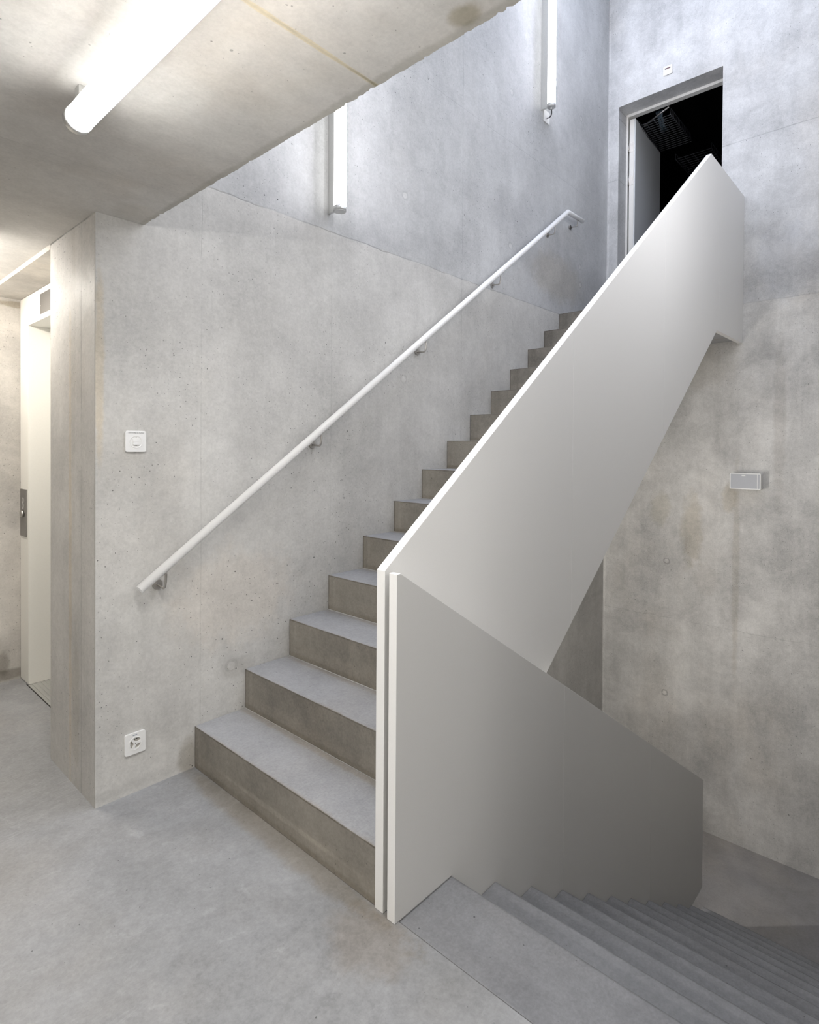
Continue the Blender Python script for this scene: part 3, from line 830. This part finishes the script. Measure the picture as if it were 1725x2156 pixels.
vc = [bm.verts.new((xs + 0.002, p[0], p[1])) for p in o_]; vd = [bm.verts.new((xs + 0.002, p[0], p[1])) for p in i_]
for i in range(len(o_)):
    q = (i + 1) % len(o_)
    bm.faces.new((va[i], va[q], vb[q], vb[i])); bm.faces.new((va[i], vc[i], vc[q], va[q])); bm.faces.new((vb[i], vb[q], vd[q], vd[i]))
obj('rim', bm, M['white'], sp)
bm = bmesh.new(); add_box(bm, (xs - 0.0005, y0s + 0.007, z0s + 0.007), (xs + 0.0025, y1s - 0.007, z1s - 0.007))
obj('grille', bm, M['grille'], sp)
bm = bmesh.new(); add_box(bm, (xs - 0.0025, y0s + 0.0215, z0s + 0.007), (xs + 0.0025, y0s + 0.0255, z1s - 0.007))
obj('bar', bm, M['white'], sp)
bm = bmesh.new(); add_box(bm, (xs - 0.0015, y1s - 0.118, z1s - 0.024), (xs - 0.0005, y1s - 0.090, z1s - 0.0145))
obj('badge', bm, M['white'], sp)
bm = bmesh.new(); add_box(bm, (xs + 0.004, y1s - 0.122, z1s + 0.0002), (xs + 0.02, y1s - 0.108, z1s + 0.0012))
obj('latch', bm, M['hole'], sp)
adopt(sp)

# ================================================================ LIFT
YJ = 1.588
lf = thing('lift_door', 'cream lift entrance in the recess left of the wall end', 'lift door', (XLIFT, 1.1, 0))
bm = bmesh.new()
add_box(bm, (XLIFT, YJ, 0.004), (-0.12, YLOB - 0.002, 2.362))
add_box(bm, (XLIFT, YA2 + 0.002, 0.004), (-0.12, 0.64, 2.362))
add_box(bm, (XLIFT, 0.64, 2.1835), (-0.12, YJ, 2.362))
obj('frame', bm, M['frame'], lf, 0.0015)
bm = bmesh.new(); add_box(bm, (-0.115, 0.60, 0.006), (-0.09, 1.60, 2.20))
obj('door_panel', bm, M['leaf'], lf)
bm = bmesh.new()
add_box(bm, (XLIFT - 0.002, 0.62, -0.0005 + 0.001), (-0.118, YJ - 0.001, 0.0035))
for k_ in range(5):
    xk = XLIFT + 0.016 + k_ * 0.023
    add_box(bm, (xk, 0.62, 0.0034), (xk + 0.012, YJ - 0.001, 0.0058))
obj('sill', bm, M['alu'], lf)
bm = bmesh.new(); add_box(bm, (XLIFT - 0.006, 0.58, 0.0003), (XLIFT - 0.002, 1.62, 0.0012))
obj('sill_joint', bm, M['hole'], lf)
bm = bmesh.new(); add_box(bm, (XLIFT - 0.0025, 1.08, 2.214), (XLIFT - 0.0002, 1.351, 2.329))
obj('display', bm, M['dark_steel'], lf)
bm = bmesh.new(); add_cyl(bm, (XLIFT - 0.0024, 1.343, 2.262), (XLIFT - 0.0036, 1.343, 2.262), 0.0045, seg=16)
obj('indicator', bm, M['led'], lf)
bm = bmesh.new(); add_box(bm, (XLIFT - 0.006, 1.618, 0.900), (XLIFT - 0.0002, 1.740, 1.190))
cp = obj('control_panel', bm, M['dark_steel'], lf, 0.001)
bm = bmesh.new(); add_cyl(bm, (XLIFT - 0.006, 1.672, 1.040), (XLIFT - 0.022, 1.672, 1.040), 0.022, 0.020, 28)
obj('button', bm, M['steel'], cp)
for zc in (1.120, 1.085):
    bm = bmesh.new()
    for i in range(20):
        pass
    a = circle(0.019, 1.680, zc, 28); b = circle(0.013, 1.680, zc, 28)
    va = [bm.verts.new((XLIFT - 0.0068, p[0], p[1])) for p in a]; vb = [bm.verts.new((XLIFT - 0.0068, p[0], p[1])) for p in b]
    vc = [bm.verts.new((XLIFT - 0.0058, p[0], p[1])) for p in a]; vd = [bm.verts.new((XLIFT - 0.0058, p[0], p[1])) for p in b]
    for i in range(28):
        q = (i + 1) % 28
        bm.faces.new((va[i], va[q], vb[q], vb[i])); bm.faces.new((va[i], vc[i], vc[q], va[q])); bm.faces.new((vb[i], vb[q], vd[q], vd[i]))
    obj('ring', bm, M['alu'], cp)
adopt(lf)

# ================================================================ WIRE CABLE TRAYS in the dark room
def tray(label, x0, x1, ya, yb, z, nr):
    T = thing('cable_tray', label, 'cable tray', (x0, (ya + yb) / 2, z), 'cable trays in the dark room')
    bm = bmesh.new()
    for yy_, zz_ in ((ya, z), (yb, z), (ya, z + 0.06), (yb, z + 0.06), ((ya + yb) / 2, z), (ya * 0.75 + yb * 0.25, z), (ya * 0.25 + yb * 0.75, z)):
        add_cyl(bm, (x0, yy_, zz_), (x1, yy_, zz_), 0.003, seg=6)
    obj('long_wires', bm, M['tray'], T)
    bm = bmesh.new()
    for i in range(nr):
        x = x0 + (x1 - x0) * i / (nr - 1)
        add_tube(bm, [(x, ya, z + 0.06), (x, ya, z), (x, yb, z), (x, yb, z + 0.06)], 0.003, 6)
    obj('cross_wires', bm, M['tray'], T)
    adopt(T)
tray('dark wire cable tray just inside the upper doorway', 4.66, 5.32, -0.49, -0.17, 4.75, 16)
tray('dark wire cable tray farther back in the room behind the upper door', 5.55, 7.2, -0.62, -0.25, 4.72, 30)
bm = bmesh.new()
for i in range(9):
    a = random.uniform(-0.04, 0.04); b = random.uniform(-0.03, 0.03)
    add_tube(bm, bez((4.70, -0.37 + a, 4.85), (4.69 + b, -0.38 + a, 4.80), (4.74, -0.36 + b, 4.77), (4.95 + b, -0.34 + a, 4.765), 8), 0.006, 6)
tag(obj('cable_bundle', bm, M['cable'], None), 'tangle of blue grey cables lying in the wire tray behind the upper door', 'cables')
